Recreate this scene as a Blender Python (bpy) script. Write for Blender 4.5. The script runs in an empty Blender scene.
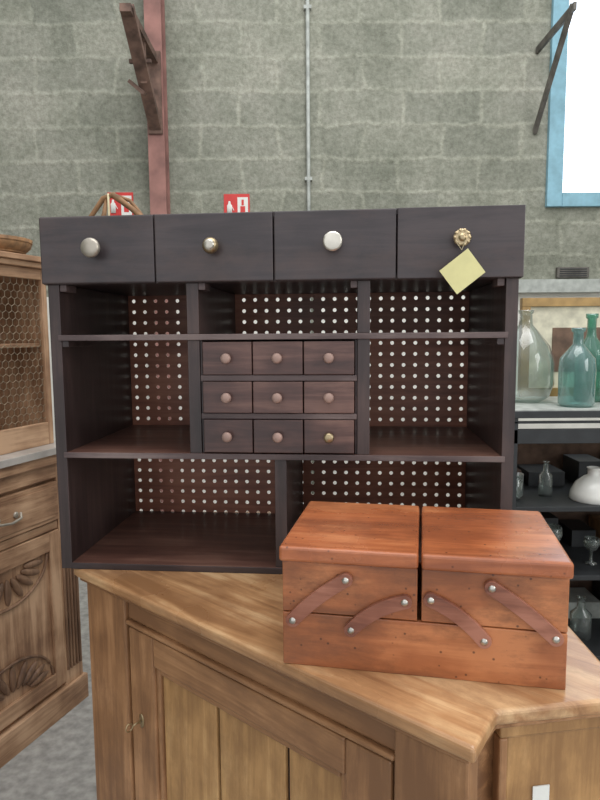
import bpy, bmesh, math, random
from mathutils import Vector, Matrix
random.seed(4)
sc=bpy.context.scene
try:
    sc.view_settings.view_transform='Standard'
except Exception: pass
CZ=1.46
def lin(c):
    return tuple(((v/255)/12.92 if v/255<=.04045 else ((v/255+.055)/1.055)**2.4) for v in c)+(1,)
# ---------------- materials
def base(name,rough=.5,metal=0,coat=0,spec=.5):
    m=bpy.data.materials.new(name);m.use_nodes=True;nt=m.node_tree
    b=nt.nodes['Principled BSDF'];b.inputs['Roughness'].default_value=rough;b.inputs['Metallic'].default_value=metal
    b.inputs['Coat Weight'].default_value=coat;b.inputs['Coat Roughness'].default_value=.2
    b.inputs['Specular IOR Level'].default_value=spec
    return m,nt,b
def N(nt,t,**k):
    n=nt.nodes.new(t)
    for a,v in k.items(): setattr(n,a,v)
    return n
def ramp(nt,stops):
    r=N(nt,'ShaderNodeValToRGB');e=r.color_ramp.elements
    e[0].position,e[0].color=stops[0][0],lin(stops[0][1]);e[1].position,e[1].color=stops[-1][0],lin(stops[-1][1])
    for p,c in stops[1:-1]:
        x=e.new(p);x.color=lin(c)
    return r
def wood(name,dark,mid,light,axis='X',rough=.45,coat=0,sc_=1.0,stain=0.5,spec=.5,bump=.15,wear=None,hw=.12,specks=0):
    m,nt,b=base(name,rough,0,coat,spec)
    tc=N(nt,'ShaderNodeTexCoord');mp=N(nt,'ShaderNodeMapping')
    s={'X':(1.2,16,16),'Y':(16,1.2,16),'Z':(16,16,1.2)}[axis]
    mp.inputs['Scale'].default_value=[v*sc_ for v in s]
    n1=N(nt,'ShaderNodeTexNoise');n1.inputs['Scale'].default_value=2.2;n1.inputs['Detail'].default_value=10;n1.inputs['Roughness'].default_value=.66;n1.inputs['Distortion'].default_value=.6
    nt.links.new(tc.outputs['Object'],mp.inputs[0]);nt.links.new(mp.outputs[0],n1.inputs[0])
    n2=N(nt,'ShaderNodeTexNoise');n2.inputs['Scale'].default_value=5;n2.inputs['Detail'].default_value=5
    nt.links.new(tc.outputs['Object'],n2.inputs[0])
    mx=N(nt,'ShaderNodeMath',operation='MULTIPLY_ADD');mx.inputs[1].default_value=stain
    nt.links.new(n2.outputs[0],mx.inputs[0])
    ad=N(nt,'ShaderNodeMath',operation='MULTIPLY');ad.inputs[1].default_value=1-stain
    nt.links.new(n1.outputs[0],ad.inputs[0]);nt.links.new(ad.outputs[0],mx.inputs[2])
    r=ramp(nt,[(.5-hw,dark),(.5,mid),(.5+hw,light)])
    nt.links.new(mx.outputs[0],r.inputs[0]);col=r.outputs[0]
    if wear:
        n4=N(nt,'ShaderNodeTexNoise');n4.inputs['Scale'].default_value=wear[2];n4.inputs['Detail'].default_value=10;n4.inputs['Roughness'].default_value=.75
        mp4=N(nt,'ShaderNodeMapping');mp4.inputs['Scale'].default_value={'X':(.6,1.5,1.5),'Y':(1.5,.6,1.5),'Z':(1.5,1.5,.6)}[axis];mp4.inputs['Location'].default_value=(3,7,1)
        nt.links.new(tc.outputs['Object'],mp4.inputs[0]);nt.links.new(mp4.outputs[0],n4.inputs[0])
        r4=N(nt,'ShaderNodeMapRange');r4.inputs[1].default_value=.46;r4.inputs[2].default_value=.62;r4.inputs[4].default_value=wear[1]
        nt.links.new(n4.outputs[0],r4.inputs[0])
        mm=N(nt,'ShaderNodeMixRGB');mm.inputs[2].default_value=lin(wear[0]);nt.links.new(r4.outputs[0],mm.inputs[0]);nt.links.new(col,mm.inputs[1]);col=mm.outputs[0]
        ge=N(nt,'ShaderNodeNewGeometry');pr=N(nt,'ShaderNodeMapRange');pr.inputs[1].default_value=.52;pr.inputs[2].default_value=.60;pr.inputs[4].default_value=.35
        nt.links.new(ge.outputs['Pointiness'],pr.inputs[0])
        m5=N(nt,'ShaderNodeMixRGB');m5.inputs[2].default_value=lin(light);nt.links.new(pr.outputs[0],m5.inputs[0]);nt.links.new(col,m5.inputs[1]);col=m5.outputs[0]
    if specks:
        vo=N(nt,'ShaderNodeTexVoronoi');vo.inputs['Scale'].default_value=55;vo.inputs['Randomness'].default_value=1
        nt.links.new(tc.outputs['Object'],vo.inputs[0])
        vr=N(nt,'ShaderNodeMapRange');vr.inputs[1].default_value=.07;vr.inputs[2].default_value=.13;vr.inputs[3].default_value=specks;vr.inputs[4].default_value=0
        nt.links.new(vo.outputs['Distance'],vr.inputs[0])
        m6=N(nt,'ShaderNodeMixRGB');m6.inputs[2].default_value=lin(tuple(v*.45 for v in dark));nt.links.new(vr.outputs[0],m6.inputs[0]);nt.links.new(col,m6.inputs[1]);col=m6.outputs[0]
    nt.links.new(col,b.inputs['Base Color'])
    bp=N(nt,'ShaderNodeBump');bp.inputs['Strength'].default_value=bump;bp.inputs['Distance'].default_value=.003
    nt.links.new(n1.outputs[0],bp.inputs['Height']);nt.links.new(bp.outputs[0],b.inputs['Normal'])
    rr=N(nt,'ShaderNodeMapRange');rr.inputs[3].default_value=max(.05,rough-.1);rr.inputs[4].default_value=rough+.15
    nt.links.new(n2.outputs[0],rr.inputs[0]);nt.links.new(rr.outputs[0],b.inputs['Roughness'])
    return m
def plain(name,c,rough=.5,metal=0,var=.12,scale=20,coat=0,bump=.1):
    m,nt,b=base(name,rough,metal,coat)
    tc=N(nt,'ShaderNodeTexCoord');n=N(nt,'ShaderNodeTexNoise');n.inputs['Scale'].default_value=scale;n.inputs['Detail'].default_value=6
    nt.links.new(tc.outputs['Object'],n.inputs[0])
    r=ramp(nt,[(.3,tuple(v*(1-var) for v in c)),(.7,tuple(min(255,v*(1+var)) for v in c))])
    nt.links.new(n.outputs[0],r.inputs[0]);nt.links.new(r.outputs[0],b.inputs['Base Color'])
    bp=N(nt,'ShaderNodeBump');bp.inputs['Strength'].default_value=bump;bp.inputs['Distance'].default_value=.002
    nt.links.new(n.outputs[0],bp.inputs['Height']);nt.links.new(bp.outputs[0],b.inputs['Normal'])
    return m
def glass(name,c,tr=.75):
    m=bpy.data.materials.new(name);m.use_nodes=True;nt=m.node_tree;nt.nodes.clear()
    o=N(nt,'ShaderNodeOutputMaterial');t=N(nt,'ShaderNodeBsdfTransparent');t.inputs[0].default_value=lin(c)
    g=N(nt,'ShaderNodeBsdfGlossy');g.inputs['Roughness'].default_value=.08
    d=N(nt,'ShaderNodeBsdfDiffuse');d.inputs[0].default_value=lin(c)
    lw=N(nt,'ShaderNodeLayerWeight');lw.inputs[0].default_value=.35
    m1=N(nt,'ShaderNodeMixShader');m2=N(nt,'ShaderNodeMixShader');m2.inputs[0].default_value=1-tr
    nt.links.new(lw.outputs['Facing'],m1.inputs[0]);nt.links.new(t.outputs[0],m1.inputs[1]);nt.links.new(g.outputs[0],m1.inputs[2])
    nt.links.new(m1.outputs[0],m2.inputs[1]);nt.links.new(d.outputs[0],m2.inputs[2]);nt.links.new(m2.outputs[0],o.inputs[0])
    return m
M={}
M['dark']=wood('dark_stained_wood',(36,27,27),(52,40,40),(74,58,56),'X',.42,.1)
M['darkz']=wood('dark_stained_wood_vertical',(38,28,27),(56,43,42),(80,62,58),'Z',.42,.1)
M['drawerf']=wood('dark_drawer_front',(36,31,33),(52,45,48),(70,61,62),'X',.40,.15,wear=((84,64,58),.5,6),hw=.1)
M['shelfw']=wood('worn_shelf_wood',(66,42,36),(98,66,56),(128,94,80),'X',.42,.1)
M['edge']=wood('worn_edge_wood',(62,50,50),(86,71,70),(120,104,100),'X',.5)
M['sdraw']=wood('small_drawer_wood',(60,41,39),(84,58,53),(114,84,75),'X',.45,.15,hw=.09)
M['peg']=wood('pegboard_hardboard',(116,68,50),(150,94,72),(178,120,94),'X',.5,.1)
M['pegrim']=plain('pegboard_hole_bright',(225,205,190),.8)  # hole walls coloured pale to imitate light coming through the holes
M['table']=wood('honey_oak_top',(136,94,60),(178,132,90),(212,174,130),'X',.27,.25,.8,wear=((138,98,66),.75,5),hw=.085)
M['tablef']=wood('sideboard_face_wood',(104,68,42),(148,106,70),(184,138,98),'X',.45,.1,wear=((102,68,44),.7,6),hw=.085)
M['tablez']=wood('sideboard_stile_wood',(104,68,42),(148,106,70),(184,138,98),'Z',.45,.1,wear=((102,68,44),.7,6),hw=.085)
M['plank']=wood('sideboard_plank_wood',(124,84,46),(178,134,84),(210,168,116),'Z',.45,.05,.8,wear=((116,78,44),.75,5),hw=.085)
M['sew']=wood('sewing_box_wood',(112,58,32),(158,90,52),(196,126,80),'X',.34,.25,.8,.6,wear=((84,46,30),.85,8),hw=.08,specks=.7)
M['sewtop']=wood('sewing_box_lid_wood',(138,72,42),(174,98,58),(202,130,86),'X',.24,.4,.8,wear=((112,58,36),.75,7),hw=.085,specks=.6)
M['sewarm']=wood('sewing_box_arm_wood',(100,54,40),(136,82,62),(170,112,90),'X',.35,.3,hw=.09)
M['oak']=wood('old_oak',(124,90,66),(166,130,100),(198,162,130),'X',.5,hw=.1)
M['oakz']=wood('old_oak_vertical',(124,90,66),(166,130,100),(198,162,130),'Z',.5,hw=.1)
M['carve']=wood('carved_oak',(84,60,44),(118,88,66),(148,116,90),'Z',.55)
M['marble']=plain('grey_marble',(176,170,164),.3,0,.12,9)
M['steel']=plain('brushed_steel',(190,186,178),.3,1)
M['brass']=plain('aged_brass',(176,158,126),.35,.9)
M['pewter']=plain('pewter',(170,162,150),.4,.7)
M['nickel']=plain('nickel_knob',(200,195,184),.3,.8)
M['rknob']=plain('small_knob_wood',(150,124,114),.45,.2)
M['paper']=plain('yellow_tag_paper',(220,214,156),.8,0,.04)
M['white']=plain('white_paper',(228,228,222),.8,0,.03)
M['string']=plain('string',(196,184,150),.9)
M['rust']=plain('rusty_steel',(108,86,76),.8,.2,.3,14,bump=.5)
M['gsteel']=plain('weathered_grey_steel',(104,100,94),.7,.3,.2,14,bump=.4)
M['post']=plain('red_oxide_steel',(146,106,98),.7,.1,.15,8)
M['pipe']=plain('conduit_grey',(168,172,166),.5)
M['black']=plain('black_metal',(44,46,48),.5,.2)
M['red']=plain('sign_red',(205,56,52),.5,0,.04)
M['blue']=plain('blue_window_paint',(132,176,192),.5,0,.06)
M['gold']=plain('gilt_frame',(150,122,78),.45,.5)
M['cream']=plain('picture_mat',(206,200,178),.8)
M['cer']=plain('white_ceramic',(214,214,208),.2,0,.03)
M['wick']=plain('wicker_brown',(132,98,66),.7,0,.25,30)
M['wire']=plain('wire',(150,140,120),.5,.7)
M['dirt']=plain('brown_card',(104,82,68),.8,0,.2)
M['holeback']=plain('hole_backing_white',(226,224,216),.9,0,.06,6)  # white for the wall sheets added to brighten the pegboard holes
M['gclear']=glass('clear_glass',(222,230,226),.92)
M['gblue']=glass('blue_green_glass',(165,204,200),.8)
M['ggreen']=glass('green_glass',(130,188,168),.75)
M['gamber']=glass('amber_glass',(150,110,70),.75)
# ---------------- builder
class B:
    def __init__(s): s.bm=bmesh.new();s.mats=[]
    def mi(s,m):
        if m not in s.mats:s.mats.append(m)
        return s.mats.index(m)
    def tag(s,vs,m,smooth=False):
        i=s.mi(m)
        fs=set(f for v in vs for f in v.link_faces)
        for f in fs:
            f.material_index=i;f.smooth=smooth
    def box(s,x0,x1,y0,y1,z0,z1,m,mat=None):
        r=bmesh.ops.create_cube(s.bm,size=1)['verts']
        T=Matrix.Translation(((x0+x1)/2,(y0+y1)/2,(z0+z1)/2))@Matrix.Diagonal((abs(x1-x0),abs(y1-y0),abs(z1-z0),1))
        if mat is not None:T=mat@T
        bmesh.ops.transform(s.bm,matrix=T,verts=r);s.tag(r,m);return r
    def lathe(s,prof,m,mat=None,n=24):
        bm=s.bm;rings=[];allv=[]
        for r,z in prof:
            if r<1e-5: v=[bm.verts.new((0,0,z))]
            else: v=[bm.verts.new((r*math.cos(2*math.pi*k/n),r*math.sin(2*math.pi*k/n),z)) for k in range(n)]
            rings.append(v);allv+=v
        for a,b in zip(rings,rings[1:]):
            for k in range(n):
                k2=(k+1)%n
                if len(a)==1 and len(b)==1: continue
                if len(a)==1: bm.faces.new((a[0],b[k2],b[k]))
                elif len(b)==1: bm.faces.new((a[k],a[k2],b[0]))
                else: bm.faces.new((a[k],a[k2],b[k2],b[k]))
        if mat is not None: bmesh.ops.transform(bm,matrix=mat,verts=allv)
        s.tag(allv,m,True)
    def tube(s,pts,r,m,n=8,closed=False):
        bm=s.bm;pts=[Vector(p) for p in pts];rings=[];allv=[]
        for i,p in enumerate(pts):
            t=(pts[min(i+1,len(pts)-1)]-pts[max(i-1,0)]).normalized()
            up=Vector((0,0,1)) if abs(t.z)<.9 else Vector((1,0,0))
            a=t.cross(up).normalized();b=t.cross(a)
            rr=r[i] if isinstance(r,(list,tuple)) else r
            v=[bm.verts.new(p+(a*math.cos(2*math.pi*k/n)+b*math.sin(2*math.pi*k/n))*rr) for k in range(n)]
            rings.append(v);allv+=v
        for a,b in zip(rings,rings[1:]):
            for k in range(n): bm.faces.new((a[k],a[(k+1)%n],b[(k+1)%n],b[k]))
        bm.faces.new(rings[0]);bm.faces.new(rings[-1][::-1])
        s.tag(allv,m,True)
    def prism(s,poly,z0,z1,m,mat=None):
        bm=s.bm;a=[bm.verts.new((x,y,z0)) for x,y in poly];b=[bm.verts.new((x,y,z1)) for x,y in poly];n=len(poly)
        bm.faces.new(a[::-1]);bm.faces.new(b)
        for k in range(n): bm.faces.new((a[k],a[(k+1)%n],b[(k+1)%n],b[k]))
        if mat is not None: bmesh.ops.transform(bm,matrix=mat,verts=a+b)
        s.tag(a+b,m)
    def done(s,name,parent=None,loc=(0,0,0),rz=0,bevel=.0015,seg=2):
        bmesh.ops.recalc_face_normals(s.bm,faces=s.bm.faces)
        me=bpy.data.meshes.new(name);s.bm.to_mesh(me);s.bm.free()
        for m in s.mats: me.materials.append(m)
        o=bpy.data.objects.new(name,me);sc.collection.objects.link(o)
        o.location=loc;o.rotation_euler=(0,0,rz)
        if parent:o.parent=parent
        if bevel:
            mo=o.modifiers.new('bevel','BEVEL');mo.width=bevel;mo.segments=seg;mo.limit_method='ANGLE';mo.angle_limit=math.radians(40)
        return o
def empty(name,loc=(0,0,0),rz=0):
    e=bpy.data.objects.new(name,None);sc.collection.objects.link(e);e.location=loc;e.rotation_euler=(0,0,rz);e.empty_display_size=.1;return e
RX=Matrix.Rotation(math.radians(90),4,'X')  # z -> -y
def T(x,y,z): return Matrix.Translation((x,y,z))
def seg_box(b,p0,p1,w,h,m):
    p0,p1=Vector(p0),Vector(p1);d=p1-p0;L=d.length
    q=d.to_track_quat('X','Z').to_matrix().to_4x4()
    b.box(0,L,-w/2,w/2,-h/2,h/2,m,Matrix.Translation(p0)@q)
TOP=CZ-.5038
# ================= ROOM
def wallmat():
    m,nt,b=base('cinder_block',.9)
    tc=N(nt,'ShaderNodeTexCoord');sp=N(nt,'ShaderNodeSeparateXYZ');cb=N(nt,'ShaderNodeCombineXYZ')
    nt.links.new(tc.outputs['Object'],sp.inputs[0])
    def noise(s,d=6,r=.6):
        n=N(nt,'ShaderNodeTexNoise');n.inputs['Scale'].default_value=s;n.inputs['Detail'].default_value=d;n.inputs['Roughness'].default_value=r
        nt.links.new(tc.outputs['Object'],n.inputs[0]);return n
    nn=noise(9,8,.7)
    nb=noise(2.1,2)
    def wob(out,amt,n):
        a=N(nt,'ShaderNodeMath',operation='MULTIPLY_ADD');a.inputs[1].default_value=amt
        nt.links.new(n.outputs[0],a.inputs[0]);nt.links.new(out,a.inputs[2]);return a.outputs[0]
    add=N(nt,'ShaderNodeMath',operation='ADD');nt.links.new(sp.outputs[0],add.inputs[0]);nt.links.new(sp.outputs[1],add.inputs[1])
    nt.links.new(wob(wob(add.outputs[0],.07,nn),.15,nb),cb.inputs[0]);nt.links.new(wob(wob(sp.outputs[2],.07,nn),.06,nb),cb.inputs[1])
    br=N(nt,'ShaderNodeTexBrick');br.inputs['Scale'].default_value=1;br.inputs['Brick Width'].default_value=.5;br.inputs['Row Height'].default_value=.2
    br.inputs['Mortar Size'].default_value=.022;br.inputs['Mortar Smooth'].default_value=1;br.inputs['Bias'].default_value=-.1
    br.inputs['Color1'].default_value=lin((166,167,159));br.inputs['Color2'].default_value=lin((182,182,173))
    br.inputs['Mortar'].default_value=lin((192,192,183))
    nt.links.new(cb.outputs[0],br.inputs[0])
    n2=noise(1.5,10,.72)
    r=ramp(nt,[(.32,(176,180,168)),(.5,(226,227,218)),(.68,(255,252,246))]);nt.links.new(n2.outputs[0],r.inputs[0])
    mx=N(nt,'ShaderNodeMixRGB',blend_type='MULTIPLY');mx.inputs[0].default_value=1
    nt.links.new(br.outputs[0],mx.inputs[1]);nt.links.new(r.outputs[0],mx.inputs[2])
    n5=noise(28,8,.8);r5=ramp(nt,[(.35,(182,182,176)),(.6,(255,255,255))]);nt.links.new(n5.outputs[0],r5.inputs[0])
    m2=N(nt,'ShaderNodeMixRGB',blend_type='MULTIPLY');m2.inputs[0].default_value=.8
    nt.links.new(mx.outputs[0],m2.inputs[1]);nt.links.new(r5.outputs[0],m2.inputs[2]);nt.links.new(m2.outputs[0],b.inputs['Base Color'])
    n3=noise(45,6)
    hh=N(nt,'ShaderNodeMath',operation='MULTIPLY_ADD');hh.inputs[1].default_value=.35
    nt.links.new(br.outputs['Fac'],hh.inputs[0]);nt.links.new(n3.outputs[0],hh.inputs[2])
    bp=N(nt,'ShaderNodeBump');bp.inputs['Strength'].default_value=.6;bp.inputs['Distance'].default_value=.012
    nt.links.new(hh.outputs[0],bp.inputs['Height']);nt.links.new(bp.outputs[0],b.inputs['Normal'])
    return m
M['wall']=wallmat()
WH=4.6;WY=4.0
wx0,wx1,wz0,wz1=1.56,2.75,2.26,3.95
b=B()
for a in [(-3.5,wx0,0,WH),(wx1,3.5,0,WH),(wx0,wx1,0,wz0),(wx0,wx1,wz1,WH)]:
    b.box(a[0],a[1],WY,WY+.25,a[2],a[3],M['wall'])
b.done('wall_back',bevel=0)
b=B();b.box(-3.7,-3.5,-2.5,WY+.25,0,WH,M['wall']);b.done('wall_left',bevel=0)
b=B();b.box(3.5,3.7,-2.5,WY+.25,0,WH,M['wall']);b.done('wall_right',bevel=0)
M['floor']=plain('concrete_floor',(152,150,145),.85,0,.13,28,bump=.3)
b=B();b.box(-3.7,3.7,-2.5,WY+.25,-.1,0,M['floor']);b.done('floor',bevel=0)
b=B();b.box(-3.5,-.92,WY-.012,WY,0,1.70,M['holeback']);b.box(-.78,.035,WY-.012,WY,0,1.70,M['holeback']);b.box(.09,3.5,WY-.012,WY,0,1.70,M['holeback']);b.done('hole_backing',bevel=0)  # white sheets added low on the wall so the pegboard holes show bright
# window
w=empty('window_1')
b=B();f=.075
y0,y1=WY-.03,WY+.1
b.box(wx0-.02,wx0+f,y0,y1,wz0-.03,wz1+.02,M['blue']);b.box(wx1-f,wx1+.02,y0,y1,wz0-.03,wz1+.02,M['blue'])
b.box(wx0+f,wx1-f,y0,y1,wz0-.03,wz0+f-.02,M['blue']);b.box(wx0+f,wx1-f,y0,y1,wz1-f,wz1+.02,M['blue'])
b.box(2.12,2.17,y0+.02,y1,wz0+f-.02,wz1-f,M['blue'])
b.done('frame',w,bevel=.004)
m=bpy.data.materials.new('bright_frosted_pane');m.use_nodes=True;nt=m.node_tree;nt.nodes.clear()
e=N(nt,'ShaderNodeEmission');e.inputs[0].default_value=lin((232,242,255));e.inputs[1].default_value=3.2
o_=N(nt,'ShaderNodeOutputMaterial');nt.links.new(e.outputs[0],o_.inputs[0])
b=B();b.box(wx0+.02,wx1-.02,WY+.05,WY+.06,wz0+.02,wz1-.02,m);b.done('pane',w,bevel=0)
b=B();b.box(1.35,3.2,WY-.1,WY,1.70,1.78,M['pipe']);b.done('trim_1')
b=B();b.box(1.62,1.82,WY-.03,WY,1.795,1.86,M['gsteel'])
for k in range(4): b.box(1.635,1.805,WY-.034,WY-.03,1.803+k*.014,1.809+k*.014,M['black'])
b.done('wall_vent')
# post, brackets, conduit
b=B();b.box(-.90,-.80,WY-.12,WY-.105,0,WH-.05,M['post']);b.box(-.90,-.80,WY-.015,WY,0,WH-.05,M['post']);b.box(-.856,-.844,WY-.105,WY-.015,0,WH-.05,M['post']);b.done('steel_post')
def bracket(name,x,ytip,zt,zb,w,mat,plate=True):
    b=B();yw=WY-.12 if x<0 else WY
    seg_box(b,(x,yw,zb),(x,ytip,zt),w,.035,mat)
    seg_box(b,(x,yw,zt-.02),(x,ytip-.03,zt-.02),w*.8,.04,mat)
    if plate:
        b.box(x-w*.6,x+w*.6,yw-.015,yw,zb-.03,zt+.03,mat)
        seg_box(b,(x-.06,ytip+.25,zt-.16),(x+.06,ytip+.25,zt-.16),.02,.02,mat)
        seg_box(b,(x-.09,ytip+.36,zt-.22),(x+.0,ytip+.33,zt-.30),.03,.02,mat)
        seg_box(b,(x,ytip+.3,zt-.02),(x,ytip+.32,zt-.25),w*.5,.02,mat)
    b.done(name)
bracket('rusty_wall_bracket',-.85,3.3,CZ+1.63,CZ+1.22,.07,M['rust'])
bracket('rusty_wall_bracket.001',1.46,3.5,CZ+1.72,CZ+1.22,.022,M['gsteel'],False)
b=B();b.tube([(.063,WY-.02,0),(.063,WY-.02,WH-.05)],.012,M['pipe'])
for z in (1.2,2.4,3.4): b.box(.04,.086,WY-.03,WY,z,z+.02,M['pipe'])
b.done('conduit_pipe',bevel=0)
def sign(name,x,z):
    b=B();b.box(x-.08,x+.08,WY-.006,WY,z-.08,z+.08,M['red']);b.box(x+.005,x+.07,WY-.008,WY-.006,z-.06,z+.06,M['white'])
    b.lathe([(0,0),(.016,0),(.016,.055),(.008,.065),(.006,.08),(0,.082)],M['white'],T(x-.045,WY-.010,z-.045)@Matrix.Diagonal((1,.25,1,1)),12)
    seg_box(b,(x-.045,WY-.009,z+.03),(x-.018,WY-.009,z-.02),.006,.004,M['white'])
    b.box(x+.022,x+.052,WY-.0095,WY-.008,z-.04,z+.005,M['red']);b.box(x+.03,x+.044,WY-.0095,WY-.008,z+.01,z+.045,M['red']);b.done(name,bevel=0)
sign('fire_extinguisher_sign',-1.11,CZ+.80);sign('fire_extinguisher_sign.001',-.385,CZ+.785)
# ================= DARK CABINET
W,H,D=.95,.6071,.3958
cab=empty('shelf_cabinet',(-.5205,1.3084,TOP),-.0890)
z1=-.0061+.5038;z2=-.2524+.5038
b=B();t=.024;dk,dz,sh,ed=M['dark'],M['darkz'],M['shelfw'],M['edge']
b.box(0,t,0,D+.02,0,H,dz);b.box(W-t,W,0,D+.02,0,H,dz)
b.box(t,W-t,0,D,0,.014,sh)
b.box(t,W-t,0,D,z1-.006,z1+.006,sh);b.box(t,W-t,0,D,z2-.007,z2+.005,sh)
b.box(t-.006,W-t+.006,-.003,.0,z1-.006,z1+.006,ed);b.box(t-.006,W-t+.006,-.003,0,z2-.007,z2+.005,ed);b.box(t,W-t,-.002,0,.0,.014,dk)
u1,u2,u3=.3038,.6512,.481;h=.0125
for u in (u1,u2):
    b.box(u-h,u+h,.002,D,z1+.006,H,dz);b.box(u-h,u+h,.002,D,z2+.005,z1-.006,dz)
b.box(u3-h,u3+h,.002,D,.014,z2-.007,dz)
for u in (t,W-t-.016,u1+h,u2-h-.014):
    b.box(u,u+.014,.004,.05,H-.014,H,ed)
for u in (t,W-t-.014): b.box(u,u+.014,.002,.12,z1-.019,z1-.006,dk)
z3=H;z4=.2397+.5038
b.box(-.006,W+.004,0,D+.02,z3,z3+.012,dk);b.box(-.008,W+.006,-.004,D+.02,z4-.012,z4,dk)
b.box(-.008,.008,0,D+.02,z3,z4,dz);b.box(W-.01,W+.006,0,D+.02,z3,z4,dz);b.box(0,W,D,D+.02,z3,z4,dk)
b.done('carcass',cab)
b=B();x0,x1=u1+h,u2-h;zz0,zz1=z2+.005,z1-.006
b.box(x0,x0+.005,.006,.25,zz0,zz1,dk);b.box(x1-.005,x1,.006,.25,zz0,zz1,dk)
pitch=(zz1-zz0)/3
for k in (1,2): b.box(x0+.001,x1-.001,.0,.25,zz0+pitch*k-.006,zz0+pitch*k+.006,ed)
b.box(x0,x1,.25,.26,zz0,zz1,dk)
b.done('drawer_rack',cab)
cw=(x1-x0-.01)/3;n=0
for r in range(3):
    za=zz0+pitch*r+(.006 if r else .002)+.001;zb_=zz0+pitch*(r+1)-(.006 if r<2 else .003)-.001
    for c in range(3):
        n+=1;b=B();xa=x0+.005+cw*c+.0012;xb=xa+cw-.0024
        dy=random.uniform(-.004,.001)
        b.box(xa,xb,-.001+dy,.012+dy,za,zb_,M['sdraw']);b.box(xa+.003,xb-.003,.012+dy,.22,za+.003,zb_-.008,dk)
        km=M['brass'] if (r==0 and c==2) else M['rknob']
        b.lathe([(0,-.001),(.005,0),(.004,.006),(.0095,.009),(.011,.013),(.009,.018),(0,.020)],km,T((xa+xb)/2,-.001+dy,(za+zb_)/2)@RX,16)
        b.done('small_drawer_%d'%n,cab,bevel=.0015)
for k in range(4):
    b=B();xa=-.010+k*(W+.016)/4+.001;xb=-.010+(k+1)*(W+.016)/4-.001
    dy=[-.008,-.010,-.011,-.014][k]
    b.box(xa,xb,dy,.008,z3+.001,z4-.001,M['drawerf'])
    b.box(xa+.012,xb-.012,.008,.36,z3+.013,z4-.02,dk)
    cx=(xa+xb)/2+(-.002,-.001,-.003,.0)[k];cz=(z3+z4)/2+(.001,.001,.004,.006)[k]
    if k==0: b.lathe([(0,0),(.009,0),(.007,.014),(.017,.018),(.0205,.024),(.018,.031),(.010,.034),(0,.0345)],M['pewter'],T(cx,dy,cz)@RX)
    if k==1: b.lathe([(0,0),(.012,0),(.008,.012),(.015,.016),(.0165,.022),(.012,.03),(0,.034)],M['brass'],T(cx,dy,cz)@RX);
    if k==1: b.lathe([(0,.0305),(.011,.031),(.010,.036),(0,.038)],M['nickel'],T(cx,dy,cz)@RX)
    if k==2: b.lathe([(0,0),(.008,0),(.007,.014),(.017,.017),(.0195,.022),(.018,.027),(0,.029)],M['nickel'],T(cx,dy,cz)@RX)
    if k==3:
        b.lathe([(0,0),(.013,0),(.010,.012),(.015,.015),(.017,.019),(.013,.022),(.008,.021),(.005,.025),(0,.026)],M['brass'],T(cx,dy,cz)@RX)
        for j in range(10):
            a=j*math.pi/5
            b.lathe([(0,.0),(.0035,.001),(.004,.004),(.003,.006),(0,.007)],M['brass'],T(cx+.0135*math.cos(a),dy-.016,cz+.0135*math.sin(a))@RX,8)
        tagx,tagy,tagz=cx,dy-.026,cz
    b.done('large_drawer_%d'%(k+1),cab,bevel=.003)
b=B();b.tube([(tagx-.006,tagy+.008,tagz+.004),(tagx-.012,tagy,tagz-.01),(tagx-.002,tagy-.001,tagz-.024)],.0007,M['string'],6)
b.tube([(tagx+.006,tagy+.008,tagz+.002),(tagx+.003,tagy,tagz-.012),(tagx-.002,tagy-.001,tagz-.024)],.0007,M['string'],6)
Tm=T(tagx+.0,tagy-.001,tagz-.064)@Matrix.Rotation(math.radians(-38),4,'Y')@Matrix.Rotation(math.radians(6),4,'X')
b.box(-.033,.033,-.0005,.0005,-.028,.028,M['paper'],Tm)
b.done('price_tag',cab,bevel=0)
def pegboard(x0,x1,z0,z1,y,p,r,parent,m,m2):
    nx=int(round((x1-x0)/p));nz=int(round((z1-z0)/p));px=(x1-x0)/nx;pz=(z1-z0)/nz
    verts=[];faces=[];mi=[];th=.003
    for i in range(nx):
        for j in range(nz):
            cx=x0+(i+.5)*px;cz=z0+(j+.5)*pz;o=len(verts)
            for k in range(16):
                a=k*math.pi/8;c,s=math.cos(a),math.sin(a);q=max(abs(c),abs(s))
                ox,oz=cx+c/q*px/2,cz+s/q*pz/2;ix,iz=cx+c*r,cz+s*r
                verts+=[(ox,y,oz),(ix,y,iz),(ix,y+th,iz),(ox,y+th,oz)]
            for k in range(16):
                a=o+4*k;c=o+4*((k+1)%16)
                faces+=[(a,c,c+1,a+1),(a+1,c+1,c+2,a+2),(a+2,c+2,c+3,a+3)];mi+=[0,1,0]
    me=bpy.data.meshes.new('pegboard_back');me.from_pydata(verts,[],faces);me.materials.append(m);me.materials.append(m2)
    me.polygons.foreach_set('material_index',mi)
    ob=bpy.data.objects.new('pegboard_back',me);sc.collection.objects.link(ob);ob.parent=parent
pegboard(t,W-t,.0,H,D,.0296,.0050,cab,M['peg'],M['pegrim'])
b=B();zt=z4
b.tube([(-.055,.30,zt+.03),(-.03,.30,zt+.055),(.005,.30,zt+.10),(.03,.30,zt+.108),(.075,.30,zt+.075),(.12,.30,zt+.035),(.15,.30,zt+.006)],[.004,.006,.007,.008,.007,.007,.005],M['wick'])
b.tube([(.03,.30,zt+.108),(.07,.31,zt+.095),(.13,.31,zt+.02),(.135,.31,zt+.005)],[.005,.005,.004,.004],M['wick'])
b.tube([(.0,.27,zt+.005),(.01,.29,zt+.06),(.012,.30,zt+.10)],[.006,.006,.004],M['wick'])
b.tube([(.02,.295,zt+.11),(.022,.29,zt+.03),(.02,.29,zt+.005)],.003,M['string'])
o=b.done('driftwood_branch',None,(-.5205,1.3084,TOP),-.089,bevel=0)
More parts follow.
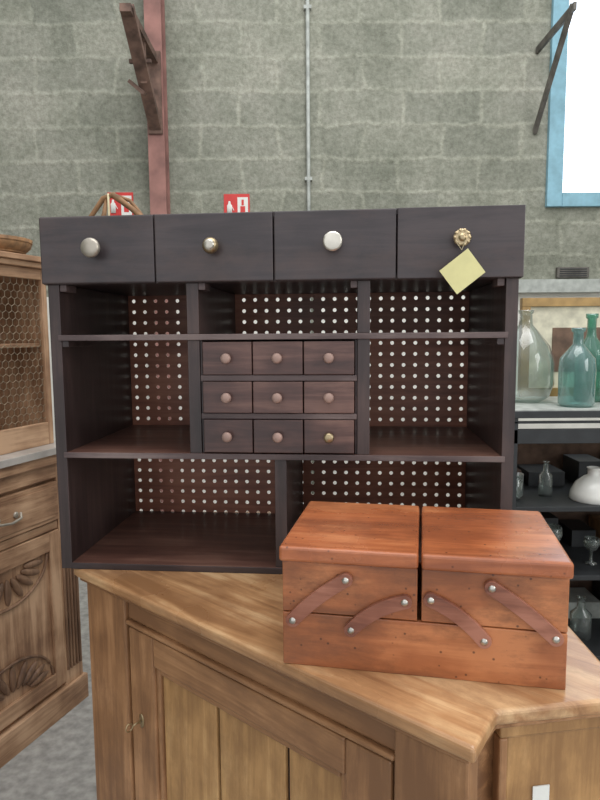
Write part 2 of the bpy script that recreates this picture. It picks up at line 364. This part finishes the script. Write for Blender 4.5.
# ================= SEWING BOX
sw=empty('sewing_box',(-.0335,.9061,TOP),-.195)
bw,bd,bh=.416,.257,.188
S,ST,SA=M['sew'],M['sewtop'],M['sewarm']
zl=bh-.024;e=.004
b=B();x0,x1=e,bw-e;y0,y1=e,bd-e
b.box(x0,x1,y0,y0+.01,0,.083,S);b.box(x0,x1,y1-.01,y1,0,.083,S);b.box(x0,x0+.01,y0+.01,y1-.01,0,.083,S);b.box(x1-.01,x1,y0+.01,y1-.01,0,.083,S);b.box(x0+.01,x1-.01,y0+.01,y1-.01,.002,.01,S)
b.done('lower_box',sw)
mid=bw/2
for nm,xa,xb in (('left',x0,mid-.003),('right',mid+.003,x1)):
    b=B()
    b.box(xa,xb,y0+.0005,y0+.01,.0845,zl-.001,S);b.box(xa,xb,y1-.01,y1,.0845,zl-.001,S);b.box(xa,xa+.01,y0+.01,y1-.01,.0845,zl-.001,S);b.box(xb-.01,xb,y0+.01,y1-.01,.0845,zl-.001,S);b.box(xa+.01,xb-.01,y0+.01,y1-.01,.086,.092,S)
    b.done('tray_'+nm,sw)
    b=B();la=xa-e if nm=='left' else xa-.001;lb=xb+e if nm=='right' else xb+.001
    b.box(la,lb,-.003,bd,zl,bh,ST)
    b.done('lid_'+nm,sw,bevel=.005,seg=3)
def arm(name,p0,p1,bow,wd=.0095,y=e):
    b=B();p0=Vector((p0[0],p0[1]));p1=Vector((p1[0],p1[1]));d=(p1-p0);L=d.length;d/=L;nrm=Vector((-d.y,d.x))
    K=14;up=[];lo=[]
    for i in range(K+1):
        s=i/K;c=p0+d*L*s+nrm*bow*(4*s*(1-s));up.append(c+nrm*wd);lo.append(c-nrm*wd)
    capR=[p1+(d*math.sin(a)+nrm*math.cos(a))*wd for a in [math.pi*k/10 for k in range(1,10)]]
    capL=[p0+(-d*math.sin(a)-nrm*math.cos(a))*wd for a in [math.pi*k/10 for k in range(1,10)]]
    poly=up+capR+lo[::-1]+capL
    bm=b.bm;f=[bm.verts.new((q.x,y-.009,q.y)) for q in poly];g=[bm.verts.new((q.x,y-.0005,q.y)) for q in poly];n=len(poly)
    bm.faces.new(f);bm.faces.new(g[::-1])
    for k in range(n): bm.faces.new((f[k],f[(k+1)%n],g[(k+1)%n],g[k]))
    b.tag(f+g,SA)
    for q in (p0,p1): b.lathe([(0,-.001),(.0052,0),(.0052,.001),(.003,.0025),(0,.003)],M['steel'],T(q.x,y-.009,q.y)@RX,14)
    b.done(name,sw,bevel=.0012)
arm('arm_1',(.021,.074),(.101,.142),.004,.0105)
arm('arm_2',(.109,.066),(.187,.115),.007,.0105)
arm('arm_3',(.224,.121),(.299,.066),.006,.0105)
arm('arm_4',(.308,.145),(.395,.078),.003,.0105)
# ================= SIDEBOARD
sb=empty('sideboard',(0,0,0))
ang=math.atan2(-.580,.671);O=Vector((-.462,1.286));dx=Vector((math.cos(ang),math.sin(ang)));dy=Vector((-dx.y,dx.x))
F=lambda s,d:tuple(O+dx*s+dy*d)
top=[F(-.035,0),F(.887,0),(.259,.782),(.459,.812),(.470,1.74),(-.50,1.74),(-.50,1.32)]
def toloc(p):
    v=Vector(p)-O;return (v.dot(dx),v.dot(dy))
fr=(O.x,O.y,0)
b=B();b.prism([toloc(p) for p in top],TOP-.022,TOP,M['table']);b.done('top',sb,fr,ang,bevel=.006,seg=3)
def inset(k):
    return [toloc(p) for p in [F(-.035+k,k),F(.887-k,k),(.259+.35*k,.782+k),(.459-k,.812+k),(.470-k,1.74-k),(-.50+k,1.74-k),(-.50+k,1.32+.3*k)]]
b=B();b.prism(inset(.012),TOP-.034,TOP-.022,M['tablef']);b.prism(inset(.045),.0,TOP-.034,M['tablef']);b.prism(inset(.01),0,.09,M['tablef']);b.done('body',sb,fr,ang,bevel=.003)
b=B();TF,TZ,PL=M['tablef'],M['tablez'],M['plank']
zt=TOP-.034
b.box(-.026,.118,.016,.046,.09,zt,TZ)
b.box(.762,.872,.016,.046,.09,zt,TZ)
b.box(.118,.762,.024,.046,zt-.042,zt,TF)
b.box(.118,.762,.016,.03,zt-.052,zt-.042,TF)
b.box(.118,.762,.024,.046,.09,.14,TF)
zd=zt-.056
b.box(.124,.205,.020,.046,.145,zd,TZ);b.box(.675,.756,.020,.046,.145,zd,TZ)
b.box(.205,.675,.020,.046,zd-.06,zd,TF);b.box(.205,.675,.020,.046,.145,.21,TF)
b.box(.205,.217,.026,.046,.21,zd-.06,TZ);b.box(.663,.675,.026,.046,.21,zd-.06,TZ);b.box(.217,.663,.026,.046,zd-.074,zd-.06,TF)
b.done('front_frame',sb,fr,ang,bevel=.004)
for i,(a,c) in enumerate([(.218,.375),(.382,.543),(.551,.662)]):
    b=B();b.box(0,c-a,0,.009,.212,zd-.075,PL);x_,y_=F(a,.033+.001*i);b.done('door_plank_%d'%(i+1),sb,(x_,y_,0),ang,bevel=.002)
b=B();b.box(.217,.663,.0435,.0445,.21,zd-.074,M['dark']);b.done('door_back',sb,fr,ang,bevel=0)
# brass keyhole escutcheon with a small key
b=B();ez=zd-.19
b.lathe([(0,0),(.010,.0),(.010,.0015),(.007,.002),(0,.002)],M['brass'],T(.160,.020,ez)@RX@Matrix.Diagonal((.8,1.5,1,1)),20)
b.lathe([(0,.0021),(.0025,.0022),(0,.0024)],M['black'],T(.160,.020,ez)@RX,10)
b.tube([(.160,.02,ez),(.160,.008,ez),(.160,-.002,ez-.001)],.002,M['brass'])
b.tube([(.160+.0*a,-.010+.008*math.cos(a),ez-.001+.008*math.sin(a)) for a in [math.pi*2*k/14 for k in range(15)]],.0016,M['brass'],6)
b.done('door_key',sb,fr,ang,bevel=0)
a2=math.atan2(.03,.2)
b=B();b.box(.0,.185,.0,.03,zt-.02,zt,PL);b.box(.0,.012,.0,.03,.09,zt-.02,TZ);b.box(.173,.185,.0,.03,.09,zt-.02,TZ);b.box(.012,.173,.005,.03,.09,zt-.02,PL)
b.done('canted_panel',sb,(.272,.803,0),a2,bevel=.003)
b=B();b.box(.052,.077,-.0015,0,zt-.145,zt-.099,M['white']);b.done('label',sb,(.272,.807,0),a2,bevel=0)
# ================= LEFT BUFFET
LA=math.atan2(-.938,-.346);LO=(-.886,2.39,0)
bf=empty('carved_buffet',LO,LA)
OK,OZ,CV=M['oak'],M['oakz'],M['carve']
b=B();L=1.25
b.box(0,L,-.5,-.02,.06,1.02,OK);b.box(-.02,L+.02,-.52,.02,1.02,1.045,M['marble'])
b.box(-.01,L+.01,-.51,.012,.985,1.02,OK);b.box(-.01,L+.01,-.51,.015,0,.10,OK)
b.box(0,.095,-.02,0,.10,.985,OZ)
for sx in (.10,.69):
    ex=sx+.5
    b.box(sx,ex,-.02,.006,.77,.915,OK);b.box(sx+.02,ex-.02,.006,.010,.785,.90,OK)
    b.box(sx-.004,ex+.01,-.02,.0,.93,.985,OK);b.box(sx,ex,-.02,-.002,.735,.765,OK)
    b.box(sx,sx+.05,-.02,.004,.12,.73,OZ);b.box(ex-.05,ex,-.02,.004,.12,.73,OZ);b.box(sx+.05,ex-.05,-.02,.004,.66,.73,OK);b.box(sx+.05,ex-.05,-.02,.004,.12,.18,OK)
    b.box(sx+.05,ex-.05,-.02,-.008,.18,.66,OZ)
    cx=(sx+ex)/2
    for zc,sg in ((.185,1),(.655,-1)):
        for k in range(9):
            a=math.radians(12+k*19.5);c,s=math.cos(a),math.sin(a)
            m_=T(cx+c*.125,-.006,zc+sg*s*.078)@Matrix.Rotation(-math.atan2(sg*s*.078,c*.125),4,'Y')@Matrix.Diagonal((.050,.012,.014,1))
            r=bmesh.ops.create_uvsphere(b.bm,u_segments=10,v_segments=6,radius=1,matrix=m_)['verts'];b.tag(r,CV,True)
        pts=[(cx+.19*math.cos(a),-.004,zc+sg*.135*math.sin(a)) for a in [math.pi*k/16 for k in range(17)]];b.tube(pts,.006,CV,6)
    b.lathe([(0,0),(.012,0),(.010,.006),(0,.008)],M['pewter'],T(cx-.04,.010,.845)@Matrix.Rotation(math.radians(-90),4,'X'),12)
    b.lathe([(0,0),(.012,0),(.010,.006),(0,.008)],M['pewter'],T(cx+.04,.010,.845)@Matrix.Rotation(math.radians(-90),4,'X'),12)
    b.tube([(cx-.055,.018,.850),(cx-.045,.03,.834),(cx,.034,.828),(cx+.045,.03,.834),(cx+.055,.018,.850)],.005,M['pewter'])
for k in range(5):
    x=.014+k*.017;b.tube([(x,.002,.16),(x,.002,.70)],.0065,CV,8)
for k in range(4):
    x=.615+k*.02;b.tube([(x,-.004,.16),(x,-.004,.70)],.0065,CV,8)
b.box(.60,.69,-.02,-.002,.10,.985,OZ);b.box(1.19,1.25,-.02,0,.10,.985,OZ)
b.done('body',bf,bevel=.003)
cb=empty('wire_mesh_cupboard',tuple(Vector(LO)+Vector((0,0,1.045))),LA)
b=B();x0,x1,yb,yf,h2=.03,.95,-.44,-.06,.66
b.box(x0,x1,yb,yb+.015,0,h2,OZ);b.box(x0,x0+.018,yb+.015,yf-.02,0,h2,OZ);b.box(x1-.018,x1,yb+.015,yf-.02,0,h2,OZ)
b.box(x0+.018,x1-.018,yb+.015,yf-.025,.02,.035,OK);b.box(x0+.018,x1-.018,yb+.015,yf-.025,.37,.385,OK)
b.box(x0,x0+.025,yf-.02,yf,.0,h2,OZ);b.box(x1-.04,x1,yf-.02,yf,0,h2,OZ);b.box(.47,.51,yf-.02,yf,0,h2,OZ)
b.box(x0+.025,.47,yf-.02,yf,0,.085,OK);b.box(.51,x1-.04,yf-.02,yf,0,.085,OK);b.box(x0+.025,.47,yf-.02,yf,h2-.04,h2,OK);b.box(.51,x1-.04,yf-.02,yf,h2-.04,h2,OK)
b.box(x0-.02,x1+.02,yb,yf+.02,h2,h2+.02,OK);b.box(x0-.035,x1+.035,yb,yf+.035,h2+.02,h2+.04,OK)
b.done('case',cb,bevel=.003)
cu=bpy.data.curves.new('wire_mesh','CURVE');cu.dimensions='3D';cu.bevel_depth=.0011;cu.bevel_resolution=0
R=.0165;dxh=R*math.sqrt(3);y=yf-.012
def ln(a,c):
    s=cu.splines.new('POLY');s.points.add(1)
    s.points[0].co=(a[0],y,a[1],1);s.points[1].co=(c[0],y,c[1],1)
r_=0;z=.09
while z<h2-.035:
    x=x0+.02+(dxh/2 if r_%2 else 0)
    while x<x1-.03:
        v=[(x+R*math.sin(math.pi/3*k),z+R*math.cos(math.pi/3*k)) for k in range(6)]
        ln(v[0],v[1]);ln(v[1],v[2]);ln(v[5],v[0]);x+=dxh
    z+=R*1.5;r_+=1
wo=bpy.data.objects.new('wire_mesh',cu);cu.materials.append(M['wire']);sc.collection.objects.link(wo);wo.parent=cb
b=B();b.lathe([(0,0),(.05,0),(.06,.03),(.055,.09),(.035,.11),(.04,.125),(0,.125)],M['gold'],T(.30,-.2,.385));b.done('brass_pot',cb,bevel=0)
def bask(name,x,y,r,h,z,mat):
    b=B();b.lathe([(0,0),(r*.8,0),(r,h*.5),(r*1.05,h),(r*.98,h),(r*.9,h*.5),(0,.01)],mat,None,28)
    for k in range(3): b.tube([(r*(.86+.08*k)*math.cos(a),r*(.86+.08*k)*math.sin(a),h*(.15+.33*k)) for a in [math.pi*2*j/28 for j in range(29)]],.004,mat,6)
    w=Matrix.Translation(LO)@Matrix.Rotation(LA,4,'Z')@Vector((x,y,0))
    b.done(name,None,(w.x,w.y,z),0,bevel=0)
bask('wicker_tray',.20,-.17,.15,.055,1.045+h2+.04,M['wick'])
# ================= RIGHT RACK with glassware
rk=empty('display_rack',(.72,2.12,0));bk=M['black']
b=B();RW,RD=1.25,.5;ztr=CZ-.265
b.box(0,RW,0,RD,ztr-.025,ztr,M['pipe'])
b.box(-.005,RW+.005,-.008,.0,ztr-.03,ztr-.006,bk);b.box(0,RW,.0,.02,ztr-.12,ztr-.07,bk);b.box(0,RW,.0,.015,ztr-.05,ztr-.042,bk)
for x in (0,.62,RW-.03):
    for yy in (0,RD-.03): b.box(x,x+.03,yy,yy+.03,0,ztr-.025,bk)
for z in (.85,.60,.30,.06): b.box(.005,RW-.005,.005,RD-.005,z-.018,z,bk)
b.box(.005,RW-.005,RD-.004,RD,.06,ztr-.20,M['dirt'])
b.done('frame',rk)
def jar(b,x,y,z):
    r=random.uniform(.024,.04);h=random.uniform(.07,.16);m=random.choice([M['gclear'],M['gclear'],M['gclear'],M['gblue'],M['ggreen'],M['gamber']])
    p=random.choice([[(0,0),(r*.7,0),(r,.02),(r,h),(r*.94,h),(r*.94,.02),(0,.012)],
        [(0,0),(r,0),(r,h*.6),(r*.4,h*.75),(r*.35,h),(r*.5,h*1.02),(r*.3,h*1.02)],
        [(0,0),(r*.7,0),(r*.7,.004),(.005,.01),(.005,h*.5),(r*.6,h*.55),(r,h*.8),(r*.9,h),(r*.85,h),(r*.9,h*.8),(0,h*.58)]])
    b.lathe(p,m,T(x,y,z),18)
for i,z in enumerate((.85,.60,.30,.06)):
    b=B();x=.06
    while x<RW-.1:
        if not (i==0 and .22<x<.46): jar(b,x,random.uniform(.10,.16),z)
        x+=random.uniform(.12,.17)
    b.done('shelf_glassware_%d'%(i+1),rk,bevel=0)
    b=B();x=.04
    while x<RW-.2:
        ww=random.uniform(.08,.16);hh=random.uniform(.05,.14);b.box(x,x+ww,.30,.45,z,z+hh,random.choice([M['dirt'],M['wick'],M['rust'],M['black'],M['pipe']]));x+=ww+random.uniform(.01,.08)
    b.done('boxed_goods_%d'%(i+1),rk)
b=B();b.lathe([(.078,0),(.082,.004),(.078,.03),(.062,.062),(.035,.085),(.022,.092),(.022,.115),(.026,.118),(.020,.120),(.018,.092),(.03,.08),(.058,.056),(.073,.028),(.076,.004),(.078,0)],M['cer'],T(.345,.10,.85),32)
b.done('glass_lampshade',rk,bevel=0)
def bottle(name,x,y,z,prof,m,n=32):
    b=B();b.lathe(prof,m,None,n);b.done(name,None,(x,y,z),0,bevel=0)
bottle('demijohn',.855,2.37,ztr,[(0,.0),(.06,.0),(.09,.02),(.108,.07),(.106,.15),(.088,.21),(.05,.26),(.026,.29),(.022,.33),(.028,.335),(.028,.345),(.02,.345)],M['gclear'])
bottle('glass_bottle',.98,2.20,ztr,[(0,.0),(.05,.0),(.06,.01),(.062,.13),(.058,.17),(.03,.205),(.018,.22),(.017,.26),(.024,.265),(.024,.277),(.016,.277)],M['gblue'])
bottle('glass_bottle.001',1.10,2.36,ztr,[(0,.0),(.048,.0),(.055,.01),(.055,.17),(.048,.20),(.02,.24),(.016,.26),(.016,.31),(.022,.315),(.022,.33),(.015,.33)],M['ggreen'])
bottle('glass_bottle.002',1.17,2.2,ztr,[(0,.0),(.04,.0),(.05,.01),(.05,.15),(.04,.18),(.018,.21),(.016,.25),(.02,.255),(.014,.26)],M['gblue'])
pf=empty('picture_frame',(.90,2.54,ztr+.0))
b=B();pw,ph=.62,.40
for a in [(0,pw,0,.035),(0,pw,ph-.035,ph),(0,.035,.035,ph-.035),(pw-.035,pw,.035,ph-.035)]: b.box(a[0],a[1],0,.03,a[2],a[3],M['gold'])
b.box(.03,pw-.03,.014,.022,.03,ph-.03,M['cream']);b.box(.13,pw-.11,.010,.014,.10,ph-.12,M['dirt'])
b.done('frame',pf)
# ================= LIGHT
wd=bpy.data.worlds.new('w');sc.world=wd;wd.use_nodes=True
bg=wd.node_tree.nodes['Background'];bg.inputs[0].default_value=lin((242,245,248));bg.inputs[1].default_value=1.3
def area(name,loc,target,size,en,col):
    l=bpy.data.lights.new(name,'AREA');l.shape='RECTANGLE';l.size,l.size_y=size;l.energy=en;l.color=col
    o=bpy.data.objects.new(name,l);sc.collection.objects.link(o);o.location=loc
    o.rotation_euler=(Vector(target)-Vector(loc)).to_track_quat('-Z','Y').to_euler()
area('skylight_panel',(.6,1.2,4.4),(.3,2.2,0),(3,2),75,(1,.99,.98))
area('side_fill_light',(3.2,-.6,2.4),(0,1.6,1.0),(1.8,2.2),60,(1,1,1))  # soft fill added from the right behind the camera, no window there
# ================= CAMERA
cd=bpy.data.cameras.new('camera');cd.sensor_width=36;cd.lens=623.26/800*36;cd.sensor_fit='AUTO'
co=bpy.data.objects.new('camera',cd);sc.collection.objects.link(co)
co.matrix_world=Matrix.Translation((0,0,CZ))@Matrix.Rotation(math.pi/2-.1066,4,'X')@Matrix.Rotation(-.0076,4,'Z')
cd.clip_start=.02;sc.camera=co
